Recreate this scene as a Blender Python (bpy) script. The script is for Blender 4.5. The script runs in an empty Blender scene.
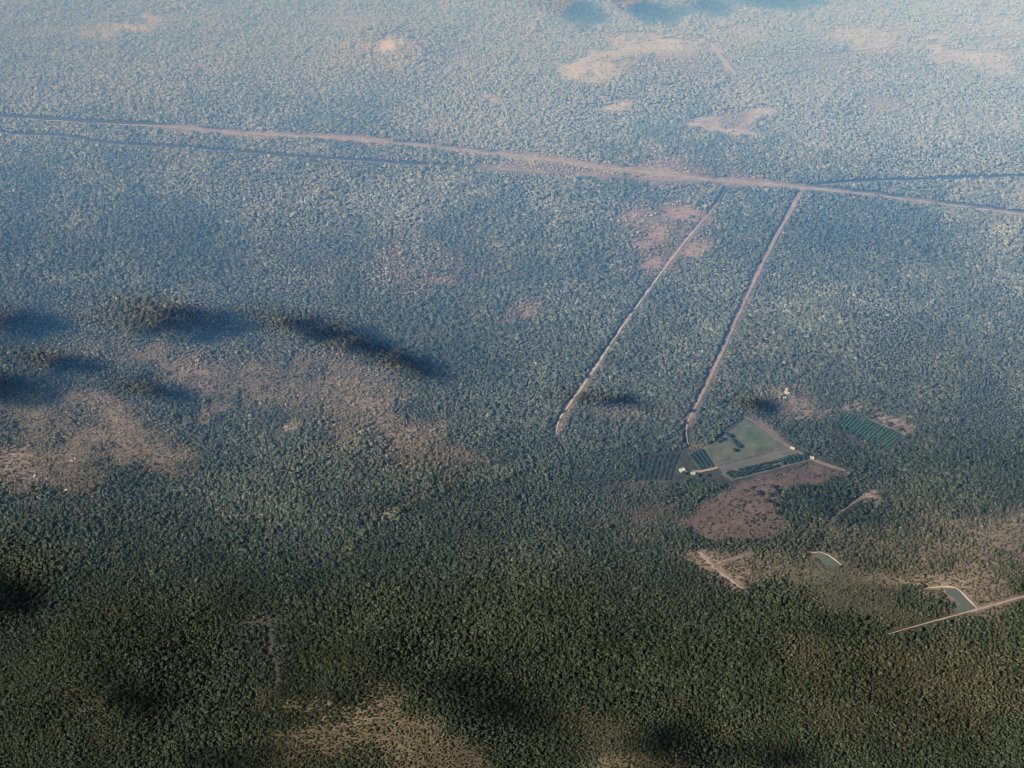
import bpy, bmesh, math, random, sys
import numpy as np
from mathutils import Vector, Matrix

random.seed(7)
rng = np.random.default_rng(11)
R = math.radians
scene = bpy.context.scene
col = scene.collection

# ------------------------------------------------------------------ camera
W, H, F = 1024, 768, 1500.0
ALT = 2000.0
PITCH = math.atan((384 + 900) / F)
FWD = np.array([0, math.cos(PITCH), -math.sin(PITCH)])
UP = np.array([0, math.sin(PITCH), math.cos(PITCH)])
EYE = np.array([0, 0, ALT])
cd = bpy.data.cameras.new("camera")
cam = bpy.data.objects.new("camera", cd)
col.objects.link(cam)
cam.location = EYE
cam.rotation_euler = (math.pi / 2 - PITCH, 0, 0)
cd.sensor_width = 36
cd.lens = 36 * F / W
cd.clip_start = 1
cd.clip_end = 200000
scene.camera = cam

# sun: behind the camera's left shoulder, low afternoon
SUN_EL = R(35)
SH = np.array([0.84, 0.54]); SH /= np.linalg.norm(SH)          # ground direction of shadows
TO_SUN = np.array([-SH[0] * math.cos(SUN_EL), -SH[1] * math.cos(SUN_EL), math.sin(SUN_EL)])

# ------------------------------------------------------------------ noise
def _hash(ix, iy, seed):
    n = (ix.astype(np.int64) * 374761393 + iy.astype(np.int64) * 668265263 + seed * 1442695040) & 0xFFFFFFFF
    n = ((n ^ (n >> 13)) * 1274126177) & 0xFFFFFFFF
    n = (n ^ (n >> 16)) & 0xFFFFFFFF
    return n / 4294967295.0

def vnoise(x, y, seed=0):
    x = np.asarray(x, float); y = np.asarray(y, float)
    ix = np.floor(x); iy = np.floor(y)
    fx = x - ix; fy = y - iy
    fx = fx * fx * fx * (fx * (fx * 6 - 15) + 10); fy = fy * fy * fy * (fy * (fy * 6 - 15) + 10)
    a = _hash(ix, iy, seed); b = _hash(ix + 1, iy, seed)
    c = _hash(ix, iy + 1, seed); d = _hash(ix + 1, iy + 1, seed)
    return (a * (1 - fx) + b * fx) * (1 - fy) + (c * (1 - fx) + d * fx) * fy

def fbm(x, y, s, seed=0, octs=4):
    v = 0; a = 0.5; t = 0
    ang = 0.6
    x = np.asarray(x, float) / s; y = np.asarray(y, float) / s
    for o in range(octs):
        v = v + a * vnoise(x, y, seed + o * 17); t += a; a *= 0.5
        x, y = (x * math.cos(ang) - y * math.sin(ang)) * 2.03 + 11.3, (x * math.sin(ang) + y * math.cos(ang)) * 2.03 + 5.7
    return v / t

def sstep(a, b, x):
    t = np.clip((x - a) / (b - a), 0, 1)
    return t * t * (3 - 2 * t)

# ------------------------------------------------------------------ survey: where things stand on the ground
def plane_point(px, py, z=0.0):
    d = FWD + (px - W / 2) / F * np.array([1.0, 0, 0]) - (py - H / 2) / F * UP
    return EYE + d * ((z - ALT) / d[2])

RIDGES = []     # (cx, cy, ux, uy, half length, half width, height)
def ridge(p0, p1, width, height):
    a = plane_point(*p0)[:2]; b = plane_point(*p1)[:2]
    u = b - a; L = np.linalg.norm(u); u = u / L
    c = (a + b) / 2
    RIDGES.append((c[0], c[1], u[0], u[1], L / 2, width, height * 0.62))

ridge((285, 690), (520, 752), 120, 62)
ridge((590, 752), (700, 790), 90, 55)
ridge((40, 640), (165, 730), 110, 48)
ridge((-40, 560), (40, 610), 110, 30)
ridge((560, 60), (740, 75), 200, 35)
ridge((340, 38), (450, 60), 160, 40)

def terrain(x, y):
    x = np.asarray(x, float); y = np.asarray(y, float)
    z = (fbm(x, y, 900, 3, 3) - 0.5) * 26
    z = z + (fbm(x, y, 300, 9, 2) - 0.5) * 14 * sstep(300, -300, x)
    for cx, cy, ux, uy, hl, hw, h in RIDGES:
        dx = x - cx; dy = y - cy
        wob = (fbm(x, y, 220, 31, 2) - 0.5) * hw * 1.3
        s = (dx * ux + dy * uy) / (hl * 0.8); t = (-dx * uy + dy * ux + wob) / hw
        z = z + h * np.exp(-s ** 4 - t ** 2)
    return z

def site(px, py):
    z = 0.0
    for _ in range(12):
        p = plane_point(px, py, z)
        z = float(terrain(p[0], p[1]))
    return np.array([p[0], p[1], z])

def mpp(px, py):                         # metres across per pixel at a site
    p = site(px, py)
    return float(np.dot(p - EYE, FWD)) / F

def poly(pts):
    return np.array([site(*p)[:2] for p in pts])

def inside(poly_xy, x, y):
    x = np.asarray(x); y = np.asarray(y)
    c = np.zeros(x.shape, bool)
    n = len(poly_xy); j = n - 1
    for i in range(n):
        xi, yi = poly_xy[i]; xj, yj = poly_xy[j]
        with np.errstate(divide='ignore', invalid='ignore'):
            c ^= ((yi > y) != (yj > y)) & (x < (xj - xi) * (y - yi) / (yj - yi + 1e-12) + xi)
        j = i
    return c

def line_dist(line, x, y):
    d = np.full(np.shape(x), 1e9)
    for a, b in zip(line[:-1], line[1:]):
        ab = b - a
        t = np.clip(((x - a[0]) * ab[0] + (y - a[1]) * ab[1]) / (ab @ ab + 1e-9), 0, 1)
        d = np.minimum(d, np.hypot(x - a[0] - t * ab[0], y - a[1] - t * ab[1]))
    return d

# ------------------------------------------------------------------ tagging helpers
def tag(o, label=None, cat=None, group=None, kind=None):
    if label: o["label"] = label
    if cat: o["category"] = cat
    if group: o["group"] = group
    if kind: o["kind"] = kind
    return o

def link_mesh(name, verts, faces, mat, parent=None, smooth=False):
    me = bpy.data.meshes.new(name)
    me.from_pydata([tuple(v) for v in verts], [], [tuple(f) for f in faces])
    me.update()
    if smooth:
        me.polygons.foreach_set("use_smooth", [True] * len(me.polygons))
    if mat: me.materials.append(mat)
    o = bpy.data.objects.new(name, me)
    col.objects.link(o)
    if parent: o.parent = parent
    return o

def empty(name, loc, rz=0.0):
    o = bpy.data.objects.new(name, None)
    col.objects.link(o)
    o.location = loc
    o.rotation_euler = (0, 0, rz)
    o.empty_display_size = 2
    return o

# ------------------------------------------------------------------ materials
def new_mat(name):
    m = bpy.data.materials.new(name); m.use_nodes = True
    nt = m.node_tree; nt.nodes.clear()
    out = nt.nodes.new("ShaderNodeOutputMaterial")
    b = nt.nodes.new("ShaderNodeBsdfPrincipled")
    b.inputs["Roughness"].default_value = 0.9
    b.inputs["Specular IOR Level"].default_value = 0.1
    nt.links.new(b.outputs[0], out.inputs[0])
    return m, nt, b

def noisy(name, c1, c2, scale, rough=0.9, spec=0.1, detail=6):
    m, nt, b = new_mat(name)
    tc = nt.nodes.new("ShaderNodeNewGeometry")
    n = nt.nodes.new("ShaderNodeTexNoise"); n.inputs["Scale"].default_value = scale; n.inputs["Detail"].default_value = detail
    n.inputs["Roughness"].default_value = 0.65
    r = nt.nodes.new("ShaderNodeValToRGB")
    r.color_ramp.elements[0].position = 0.33; r.color_ramp.elements[1].position = 0.67
    r.color_ramp.elements[0].color = (*c1, 1); r.color_ramp.elements[1].color = (*c2, 1)
    nt.links.new(tc.outputs["Position"], n.inputs["Vector"])
    nt.links.new(n.outputs["Fac"], r.inputs[0]); nt.links.new(r.outputs[0], b.inputs["Base Color"])
    b.inputs["Roughness"].default_value = rough
    b.inputs["Specular IOR Level"].default_value = spec
    return m

M_ROAD = noisy("dirt_road", (0.30, 0.20, 0.15), (0.47, 0.36, 0.29), 0.06)
M_ROAD_PALE = noisy("pale_dirt", (0.42, 0.32, 0.24), (0.62, 0.52, 0.42), 0.06)
M_TRACK = noisy("track_dirt", (0.13, 0.10, 0.07), (0.28, 0.21, 0.15), 0.05)
M_BANK = noisy("sandy_bank", (0.50, 0.42, 0.30), (0.66, 0.58, 0.44), 0.1)
M_FIELD = noisy("field_grass", (0.075, 0.092, 0.050), (0.165, 0.155, 0.10), 0.05)
M_FIELD2 = noisy("field_lush", (0.062, 0.095, 0.045), (0.12, 0.135, 0.075), 0.05)
M_STRIP = noisy("mown_strip", (0.105, 0.105, 0.08), (0.17, 0.155, 0.12), 0.04)
M_PLOUGH = noisy("bare_field", (0.085, 0.062, 0.045), (0.17, 0.118, 0.088), 0.03)
M_ORCH_G = noisy("orchard_floor", (0.095, 0.105, 0.07), (0.15, 0.145, 0.10), 0.05)
M_ORCH_D = noisy("orchard_floor_dark", (0.055, 0.075, 0.05), (0.10, 0.105, 0.07), 0.06)  # darker floor, so the gaps between the orchard trees read dark
M_CREEK = noisy("creek_mud", (0.07, 0.06, 0.042), (0.13, 0.11, 0.075), 0.08)
M_WATER, _nt, _b = new_mat("pond_water")
_b.inputs["Base Color"].default_value = (0.12, 0.14, 0.105, 1)
_b.inputs["Roughness"].default_value = 0.05
_b.inputs["Specular IOR Level"].default_value = 0.5
_n = _nt.nodes.new("ShaderNodeTexNoise"); _n.inputs["Scale"].default_value = 0.08
_g = _nt.nodes.new("ShaderNodeNewGeometry")
_bp = _nt.nodes.new("ShaderNodeBump"); _bp.inputs["Strength"].default_value = 0.1
_nt.links.new(_g.outputs["Position"], _n.inputs["Vector"]); _nt.links.new(_n.outputs["Fac"], _bp.inputs["Height"])
_nt.links.new(_bp.outputs[0], _b.inputs["Normal"])
M_ROOF_BEIGE = noisy("beige_roof", (0.46, 0.38, 0.29), (0.60, 0.51, 0.40), 0.4)
M_ROOF_WHITE = noisy("white_roof", (0.52, 0.52, 0.50), (0.66, 0.66, 0.64), 0.4)
M_ROOF_GREEN = noisy("grey_green_roof", (0.30, 0.36, 0.28), (0.38, 0.43, 0.34), 0.4)
M_WALL = noisy("rendered_wall", (0.55, 0.50, 0.42), (0.66, 0.61, 0.53), 0.5)
M_DARK = noisy("dark_opening", (0.03, 0.03, 0.035), (0.05, 0.05, 0.055), 0.5, rough=0.3, spec=0.5)
M_ROCK = noisy("pale_rock", (0.42, 0.40, 0.36), (0.66, 0.63, 0.58), 0.3)
M_BARK = noisy("bark", (0.09, 0.07, 0.05), (0.16, 0.13, 0.10), 0.8)
M_CLOUD = noisy("shadow_cloud", (0.8, 0.8, 0.8), (0.86, 0.86, 0.86), 0.01)

def leaf_mat(name, ramp):
    """foliage coloured by a tint (0..1) that also carries the brightening with distance, with light and dark leaf clumps"""
    m, nt, b = new_mat(name)
    at = nt.nodes.new("ShaderNodeAttribute"); at.attribute_type = 'INSTANCER'; at.attribute_name = "tint"
    r = nt.nodes.new("ShaderNodeValToRGB")
    els = r.color_ramp.elements
    els[0].position = ramp[0][0]; els[0].color = (*ramp[0][1], 1)
    els[1].position = ramp[-1][0]; els[1].color = (*ramp[-1][1], 1)
    for p, c in ramp[1:-1]:
        e = els.new(p); e.color = (*c, 1)
    g = nt.nodes.new("ShaderNodeNewGeometry")
    n = nt.nodes.new("ShaderNodeTexNoise"); n.inputs["Scale"].default_value = 0.35; n.inputs["Detail"].default_value = 3
    mr = nt.nodes.new("ShaderNodeMapRange"); mr.inputs["From Min"].default_value = 0.35; mr.inputs["From Max"].default_value = 0.65
    mr.inputs["To Min"].default_value = 0.6; mr.inputs["To Max"].default_value = 1.35
    mx = nt.nodes.new("ShaderNodeVectorMath"); mx.operation = 'SCALE'
    dr = nt.nodes.new("ShaderNodeAttribute"); dr.attribute_type = 'INSTANCER'; dr.attribute_name = "dry"
    mxd = nt.nodes.new("ShaderNodeMix"); mxd.data_type = 'RGBA'
    hs = nt.nodes.new("ShaderNodeMix"); hs.data_type = 'RGBA'; hs.blend_type = 'MULTIPLY'; hs.inputs[0].default_value = 1.0
    hs.inputs[7].default_value = (1.5, 1.22, 1.08, 1)
    nt.links.new(r.outputs[0], hs.inputs[6])
    nt.links.new(dr.outputs["Fac"], mxd.inputs[0]); nt.links.new(r.outputs[0], mxd.inputs[6]); nt.links.new(hs.outputs[2], mxd.inputs[7])
    nt.links.new(at.outputs["Fac"], r.inputs[0])
    nt.links.new(g.outputs["Position"], n.inputs["Vector"]); nt.links.new(n.outputs["Fac"], mr.inputs["Value"])
    nt.links.new(mxd.outputs[2], mx.inputs[0]); nt.links.new(mr.outputs[0], mx.inputs["Scale"])
    nt.links.new(mx.outputs[0], b.inputs["Base Color"])
    return m

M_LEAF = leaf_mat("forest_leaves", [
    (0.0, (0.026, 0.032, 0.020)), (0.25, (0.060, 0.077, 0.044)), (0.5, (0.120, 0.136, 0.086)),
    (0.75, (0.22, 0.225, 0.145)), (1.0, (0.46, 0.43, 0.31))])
M_ORCHARD = noisy("orchard_leaves", (0.048, 0.115, 0.04), (0.085, 0.17, 0.065), 0.3)
M_HEDGE = noisy("hedge_leaves", (0.025, 0.05, 0.035), (0.045, 0.075, 0.05), 0.3)

# ------------------------------------------------------------------ what covers the ground (patches placed on the terrain)
SOILS = {
    'red':   (0.345, 0.235, 0.168), 'pink': (0.36, 0.255, 0.205), 'pale': (0.56, 0.47, 0.39),
    'brown': (0.120, 0.092, 0.055), 'olive': (0.085, 0.085, 0.050), 'dry': (0.265, 0.20, 0.125),
}
# centre px, half width, half height, turn (deg, clockwise in the picture), bareness, soil
PATCHES = [
    # far bare ridges
    (388, 44, 40, 11, 8, 0.95, 'pale'), (585, 70, 34, 14, 5, 0.95, 'pale'), (640, 46, 80, 16, -6, 0.95, 'pale'),
    (722, 60, 24, 5, 55, 0.95, 'pale'), (690, 70, 70, 16, 5, 0.58, 'pink'), (880, 40, 80, 15, 8, 0.80, 'pale'), (740, 30, 50, 9, 25, 0.72, 'pale'),
    (980, 60, 70, 14, 12, 0.72, 'pale'), (120, 28, 50, 7, -12, 0.80, 'pale'), (70, 30, 90, 12, 0, 0.43, 'pale'),
    (170, 20, 80, 12, -10, 0.51, 'pale'), (330, 20, 70, 14, 0, 0.51, 'pale'), (500, 35, 70, 14, 0, 0.43, 'pink'), (450, 55, 50, 14, 10, 0.51, 'pink'),
    (820, 62, 70, 18, 10, 0.51, 'pink'), (880, 103, 34, 11, 0, 0.72, 'pink'), (625, 103, 14, 3, -5, 0.70, 'pale'),
    (605, 109, 20, 3, 0, 0.87, 'pale'), (495, 100, 26, 5, 30, 0.72, 'pale'), (1000, 30, 60, 20, 0, 0.65, 'pale'),
    # outlined clearing beyond the road
    (709, 123, 19, 9, 0, .95, 'pale'), (729, 131, 38, 5, 4, .95, 'pale'), (749, 121, 18, 6.5, -42, .95, 'pale'), (762, 111, 18, 4, 0, .95, 'pale'), (735, 121, 34, 12, 0, .7, 'pink'),
    # verges of the main road
    (560, 168, 110, 11, 6, .45, 'pink'), (690, 172, 60, 13, 0, .5, 'pink'), (655, 168, 30, 9, -20, .5, 'pink'),
    (655, 174, 34, 6, 5, .6, 'pink'), (520, 170, 34, 4, 6, .6, 'pink'), (600, 174, 50, 5, 5, .45, 'pink'), (690, 180, 40, 6, 2, .6, 'pink'), (770, 186, 30, 4, 2, .5, 'pink'),
    # red clearing between the two tracks
    (685, 212, 24, 9, 8, 1.0, 'red'), (652, 236, 15, 7, -20, .95, 'red'), (692, 250, 14, 7, 0, .9, 'red'), (640, 245, 8, 5, 0, .9, 'red'),
    (652, 264, 16, 7, 10, .95, 'red'), (612, 253, 13, 4, 0, .85, 'red'), (664, 240, 60, 42, -20, .5, 'red'), (640, 215, 34, 14, 0, .5, 'red'), (640, 228, 8, 5, 0, .8, 'red'),
    (514, 316, 24, 12, -30, .7, 'red'), (437, 282, 14, 6, 0, .7, 'red'), (530, 308, 14, 12, 0, .7, 'red'), (410, 270, 70, 24, 0, .35, 'red'), (470, 255, 60, 30, 0, .2, 'pink'), (560, 215, 60, 26, 0, .25, 'pink'),
    # thin dry hill country on the left
    (200, 382, 46, 22, 42, .85, 'red'), (225, 372, 90, 30, 15, .6, 'dry'), (300, 388, 80, 30, 10, .6, 'dry'), (345, 372, 70, 22, 12, .5, 'dry'), (115, 428, 70, 24, 35, .8, 'red'),
    (32, 440, 44, 34, 20, .8, 'dry'), (60, 470, 50, 26, 30, .6, 'dry'), (12, 470, 22, 26, 0, .8, 'pink'), (45, 415, 110, 30, 10, .55, 'dry'), (150, 440, 60, 24, 25, .55, 'dry'),
    (90, 352, 70, 14, 0, .35, 'dry'), (290, 400, 150, 44, 0, .4, 'dry'), (410, 440, 80, 30, 18, .6, 'dry'), (415, 430, 50, 18, 20, .5, 'red'),
    (250, 250, 200, 40, 0, .15, 'pink'), (290, 428, 12, 6, 0, .8, 'pale'),
    (610, 413, 46, 9, 4, .6, 'red'), (590, 388, 40, 7, 5, .35, 'red'),
    # pale line of a creek
    (430, 492, 60, 6, -24, .45, 'olive'), (360, 545, 60, 8, -30, .35, 'olive'),
    # clearings round the farm
    (787, 404, 30, 20, 20, .82, 'pink'), (800, 412, 24, 12, -30, .6, 'dry'), (856, 406, 18, 7, -10, .8, 'pink'), (888, 420, 28, 7, 24, .95, 'pink'), (850, 440, 20, 5, 25, .5, 'dry'), (905, 428, 14, 6, 20, .7, 'pink'),
    (705, 447, 14, 5, 0, .6, 'dry'), (770, 432, 32, 7, 40, .7, 'dry'), (690, 400, 8, 30, 25, .2, 'dry'),
    (660, 468, 30, 16, 0, .7, 'olive'),
    # scrub country round the ponds
    (905, 560, 170, 40, 4, .42, 'dry'), (980, 575, 70, 32, 5, .5, 'red'), (960, 590, 40, 20, 10, .5, 'red'), (1000, 620, 40, 14, -10, .3, 'dry'), (905, 582, 70, 7, 2, .8, 'red'), (850, 590, 90, 22, 14, .62, 'olive'),
    (880, 612, 70, 14, 10, .62, 'olive'), (800, 580, 40, 14, 12, .6, 'olive'), (760, 566, 50, 14, 8, .5, 'dry'), (722, 570, 34, 12, 38, .65, 'red'), (700, 555, 26, 10, 10, .5, 'red'),
    (930, 520, 110, 34, 0, .38, 'dry'), (1000, 530, 50, 20, 0, .5, 'red'), (870, 496, 22, 9, -35, .8, 'pink'), (645, 515, 50, 26, 0, .35, 'dry'), (880, 655, 120, 24, 5, .25, 'olive'), (980, 680, 80, 40, 0, .25, 'olive'),
    (880, 410, 200, 60, 0, .06, 'dry'),
    # brown foreground slopes
    (385, 730, 120, 36, 14, .55, 'dry'), (440, 754, 80, 26, 18, .45, 'brown'), (300, 745, 50, 30, 0, .3, 'brown'), (85, 690, 44, 40, 20, .22, 'brown'),
    (640, 766, 60, 12, 6, .5, 'dry'), (640, 742, 70, 26, 20, .25, 'brown'), (330, 655, 60, 30, 10, .25, 'brown'), (600, 710, 50, 20, 20, .2, 'brown'), (690, 715, 40, 16, 40, .25, 'brown'),
    (900, 690, 170, 60, 0, .3, 'brown'), (272, 660, 8, 32, -5, .35, 'brown'), (270, 622, 22, 4, 0, .4, 'olive'), (160, 640, 26, 6, 5, .4, 'olive'), (115, 615, 10, 10, 0, .4, 'brown'),
]
AREAS = [([(800, 463), (813, 460), (848, 473), (835, 481), (800, 484), (780, 492), (778, 510), (800, 530), (770, 545), (720, 541), (672, 523), (700, 500), (736, 484), (770, 472)], 1.0, (0.135, 0.092, 0.068), 18),
         ([(672, 523), (700, 500), (640, 490), (615, 515), (640, 540)], .5, (0.12, 0.085, 0.06), 40)]
_A = [(poly(p), b_, c_, e_) for p, b_, c_, e_ in AREAS]
VERGES = [([(150, 127), (200, 130), (300, 136), (380, 142), (440, 148), (500, 155), (560, 161), (620, 170), (700, 179), (760, 183), (803, 188)], 22, (0.34, 0.25, 0.175), .62),
          ([(803, 188), (880, 196), (940, 204), (1000, 212), (1060, 219)], 14, (0.26, 0.20, 0.145), .6),
          ([(803, 188), (770, 248), (745, 300), (707, 385), (687, 424)], 8, (0.22, 0.16, 0.115), .5),
          ([(719, 202), (684, 242), (647, 292), (587, 380), (556, 434)], 8, (0.24, 0.17, 0.12), .6)]
_V = [(np.array([site(*q)[:2] for q in p]), w_, c_, b_) for p, w_, c_, b_ in VERGES]
_P = []
for px, py, hw, hh, rot, bare, soil in PATCHES:
    c = site(px, py)[:2]
    ca, sa = math.cos(R(rot)), math.sin(R(rot))
    u = plane_point(px + 1.0 * ca * hw, py + 1.0 * sa * hw)[:2] - plane_point(px, py)[:2]
    v = plane_point(px - sa * hh, py + ca * hh)[:2] - plane_point(px, py)[:2]
    if py > 290 and soil in ('red', 'dry', 'pink') and bare < .95: bare *= .84
    _P.append((c, np.linalg.inv(np.array([u, v]).T), bare, soil))

def cover(x, y):
    """bareness (0 forest .. 1 bare) and soil colour at ground points"""
    x = np.asarray(x, float); y = np.asarray(y, float)
    n1 = fbm(x, y, 70, 101, 4); n2 = fbm(x, y, 28, 55, 3)
    bare = np.zeros(x.shape)
    base = np.array([0.060, 0.056, 0.036])
    colr = np.tile(base, x.shape + (1,))
    colr *= (0.75 + 0.5 * fbm(x, y, 120, 71, 4))[..., None]
    for c, inv, b, soil in _P:
        dx = x - c[0]; dy = y - c[1]
        a = inv[0, 0] * dx + inv[0, 1] * dy; bb = inv[1, 0] * dx + inv[1, 1] * dy
        r2 = a * a + bb * bb
        sel = r2 < 5.5
        if not sel.any(): continue
        r = np.sqrt(r2[sel]) + (n1[sel] - 0.5) * 1.5 + (n2[sel] - 0.5) * 1.0
        w = b * sstep(1.5, 0.25, r)
        bare[sel] = 1 - (1 - bare[sel]) * (1 - w)
        cc = np.array(SOILS[soil])[None] * (0.75 + 0.5 * n2[sel])[:, None]
        k = np.clip(w * 1.35, 0, 1)[:, None]
        colr[sel] = colr[sel] * (1 - k) + cc * k
    for L_, w_, c_, b_ in _V:
        near = (x > L_[:, 0].min() - 80) & (x < L_[:, 0].max() + 80) & (y > L_[:, 1].min() - 80) & (y < L_[:, 1].max() + 80)
        d = line_dist(L_, x[near], y[near]) / w_
        w = sstep(1.35, .55, d + (n1[near] - .5) * 2.0 + (n2[near] - .5) * 1.1)
        bare[near] = np.maximum(bare[near], w * b_)
        colr[near] = colr[near] * (1 - w[:, None]) + np.array(c_)[None] * (.7 + .6 * n2[near])[:, None] * w[:, None]
    for P_, b_, c_, e_ in _A:
        m = inside(P_, x, y); near = (x > P_[:, 0].min() - 80) & (x < P_[:, 0].max() + 80) & (y > P_[:, 1].min() - 80) & (y < P_[:, 1].max() + 80)
        d = line_dist(np.concatenate([P_, P_[:1]]), x[near], y[near]) * np.where(m[near], 1, -1)
        w = b_ * sstep(-e_ * .3, e_ * .7, d + (n1[near] - .5) * e_ * 2.4)
        furrow = vnoise((x[near] * .5 + y[near] * .86) / 9, (x[near] * .86 - y[near] * .5) / 160, 5)
        cc = np.array(c_)[None] * (0.62 + .35 * n1[near] + .30 * n2[near] + .22 * furrow)[:, None]
        bare[near] = np.maximum(bare[near], w)
        colr[near] = colr[near] * (1 - w[:, None]) + cc * w[:, None]
    return bare, colr

# ------------------------------------------------------------------ ground sheet
def axis(lo, hi, step, lo2, hi2):
    core = np.arange(lo, hi + step, step)
    left = [lo - step * (1.35 ** k) * 2 for k in range(1, 24)]
    left = [v for v in left if v > lo2] + [lo2]
    right = [core[-1] + step * (1.35 ** k) * 2 for k in range(1, 24)]
    right = [v for v in right if v < hi2] + [hi2]
    return np.array(sorted(left) + list(core) + sorted(right))
gx = axis(-1750, 1750, 9, -30000, 30000)
gy = axis(1150, 4700, 9, -20000, 90000)
GX, GY = np.meshgrid(gx, gy)
GZ = terrain(GX, GY)
nx, ny = len(gx), len(gy)
verts = np.stack([GX.ravel(), GY.ravel(), GZ.ravel()], 1)
ii, jj = np.meshgrid(np.arange(nx - 1), np.arange(ny - 1))
i0 = (jj * nx + ii).ravel()
faces = np.stack([i0, i0 + 1, i0 + 1 + nx, i0 + nx], 1)
me = bpy.data.meshes.new("ground")
me.vertices.add(len(verts)); me.vertices.foreach_set("co", verts.ravel())
me.loops.add(faces.size); me.loops.foreach_set("vertex_index", faces.ravel())
me.polygons.add(len(faces)); me.polygons.foreach_set("loop_start", np.arange(0, faces.size, 4))
me.polygons.foreach_set("use_smooth", np.ones(len(faces), bool))
me.update(); me.validate()
gb, gc = cover(GX.ravel(), GY.ravel())
ca_ = me.attributes.new("soil", 'FLOAT_COLOR', 'POINT')
ca_.data.foreach_set("color", np.concatenate([gc, np.ones((len(gc), 1))], 1).ravel())
M_GROUND, nt, b = new_mat("ground")
at = nt.nodes.new("ShaderNodeAttribute"); at.attribute_name = "soil"
g = nt.nodes.new("ShaderNodeNewGeometry")
n = nt.nodes.new("ShaderNodeTexNoise"); n.inputs["Scale"].default_value = 0.10; n.inputs["Detail"].default_value = 6; n.inputs["Roughness"].default_value = 0.7
mr = nt.nodes.new("ShaderNodeMapRange"); mr.inputs["From Min"].default_value = 0.3; mr.inputs["From Max"].default_value = 0.7
mr.inputs["To Min"].default_value = 0.6; mr.inputs["To Max"].default_value = 1.35
mx = nt.nodes.new("ShaderNodeVectorMath"); mx.operation = 'SCALE'
nt.links.new(g.outputs["Position"], n.inputs["Vector"]); nt.links.new(n.outputs["Fac"], mr.inputs["Value"])
nt.links.new(at.outputs["Color"], mx.inputs[0]); nt.links.new(mr.outputs[0], mx.inputs["Scale"])
nt.links.new(mx.outputs[0], b.inputs["Base Color"])
bp = nt.nodes.new("ShaderNodeBump"); bp.inputs["Strength"].default_value = 0.6; bp.inputs["Distance"].default_value = 2.0
nt.links.new(n.outputs["Fac"], bp.inputs["Height"]); nt.links.new(bp.outputs[0], b.inputs["Normal"])
me.materials.append(M_GROUND)
ground = bpy.data.objects.new("ground", me); col.objects.link(ground)
tag(ground, kind="structure")

def gz(x, y):
    """height of the ground sheet itself"""
    i = np.clip(np.searchsorted(gx, x) - 1, 0, nx - 2); j = np.clip(np.searchsorted(gy, y) - 1, 0, ny - 2)
    fx = (x - gx[i]) / (gx[i + 1] - gx[i]); fy = (y - gy[j]) / (gy[j + 1] - gy[j])
    return (GZ[j, i] * (1 - fx) + GZ[j, i + 1] * fx) * (1 - fy) + (GZ[j + 1, i] * (1 - fx) + GZ[j + 1, i + 1] * fx) * fy

# ------------------------------------------------------------------ roads and tracks
CLEAR_LINES = []      # (polyline, half width kept free of trees)
CLEAR_POLYS = []

def smooth_line(p, step=12.0):
    p = np.array(p)
    for _ in range(2):
        q = [p[0]]
        for a, b_ in zip(p[:-1], p[1:]):
            q += [a * .75 + b_ * .25, a * .25 + b_ * .75]
        q.append(p[-1]); p = np.array(q)
    d = np.concatenate([[0], np.cumsum(np.linalg.norm(np.diff(p, axis=0), axis=1))])
    t = np.linspace(0, d[-1], max(2, int(d[-1] / step)))
    return np.stack([np.interp(t, d, p[:, 0]), np.interp(t, d, p[:, 1])], 1), t / d[-1]

def strip(name, pts, widths, mat, lift=0.35, clear=1.0, rough=0.25):
    """a road draped on the ground: pts are sites, widths in metres along it"""
    line, t = smooth_line([site(*p)[:2] for p in pts])
    w = np.interp(t, np.linspace(0, 1, len(widths)), widths)
    tang = np.gradient(line, axis=0); tang /= np.linalg.norm(tang, axis=1)[:, None]
    nrm = np.stack([-tang[:, 1], tang[:, 0]], 1)
    seed = len(CLEAR_LINES) * 5 + 1
    k = 5
    v = []; f = []
    for c in range(k):
        s = (c / (k - 1) - 0.5)
        e = (vnoise(t * 60, np.full_like(t, c * 3.1 + seed), seed) - 0.5) * rough * 2 if c in (0, k - 1) else 0
        pos = line + nrm * (w * (s + e * np.sign(s)))[:, None]
        v.append(np.stack([pos[:, 0], pos[:, 1], gz(pos[:, 0], pos[:, 1]) + lift], 1))
    n_ = len(line)
    V = np.concatenate(v)
    for c in range(k - 1):
        for i in range(n_ - 1):
            f.append((c * n_ + i, c * n_ + i + 1, (c + 1) * n_ + i + 1, (c + 1) * n_ + i))
    o = link_mesh(name, V, [q[::-1] for q in f], mat)
    tag(o, kind="structure")
    CLEAR_LINES.append((line, float(np.mean(widths)) / 2 + clear))
    return o

strip("dirt_road", [(-120, 112), (-40, 116), (40, 119), (130, 125), (200, 130), (300, 136), (380, 142), (440, 148), (500, 155), (560, 161), (620, 170), (700, 179), (760, 183), (803, 188)],
      [3, 2, 6, 12, 8, 15, 10, 11, 9], M_ROAD, clear=8, rough=.45)
strip("gravel_road", [(803, 188), (830, 190), (880, 196), (940, 204), (1000, 212), (1060, 219), (1180, 235)], [12, 9, 8, 8], M_ROAD, lift=0.45, clear=8)
strip("farm_road", [(803, 188), (790, 212), (770, 248), (745, 300), (725, 345), (707, 385), (692, 413), (687, 424), (686, 437), (690, 449)], [9, 8, 6.5, 6.5, 5.5, 6, 4.5, 2], M_ROAD, lift=0.4, clear=5, rough=.25)
strip("sandy_track", [(728, 183), (719, 202), (699, 225), (684, 242), (667, 265), (647, 292), (619, 331), (587, 380), (568, 406), (558, 421), (556, 434)],
      [.6, .8, 3, 4.2, 4, 4.6, 4.4, 6, 5.5, 2], M_ROAD_PALE, clear=3.8, rough=.25)
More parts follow.
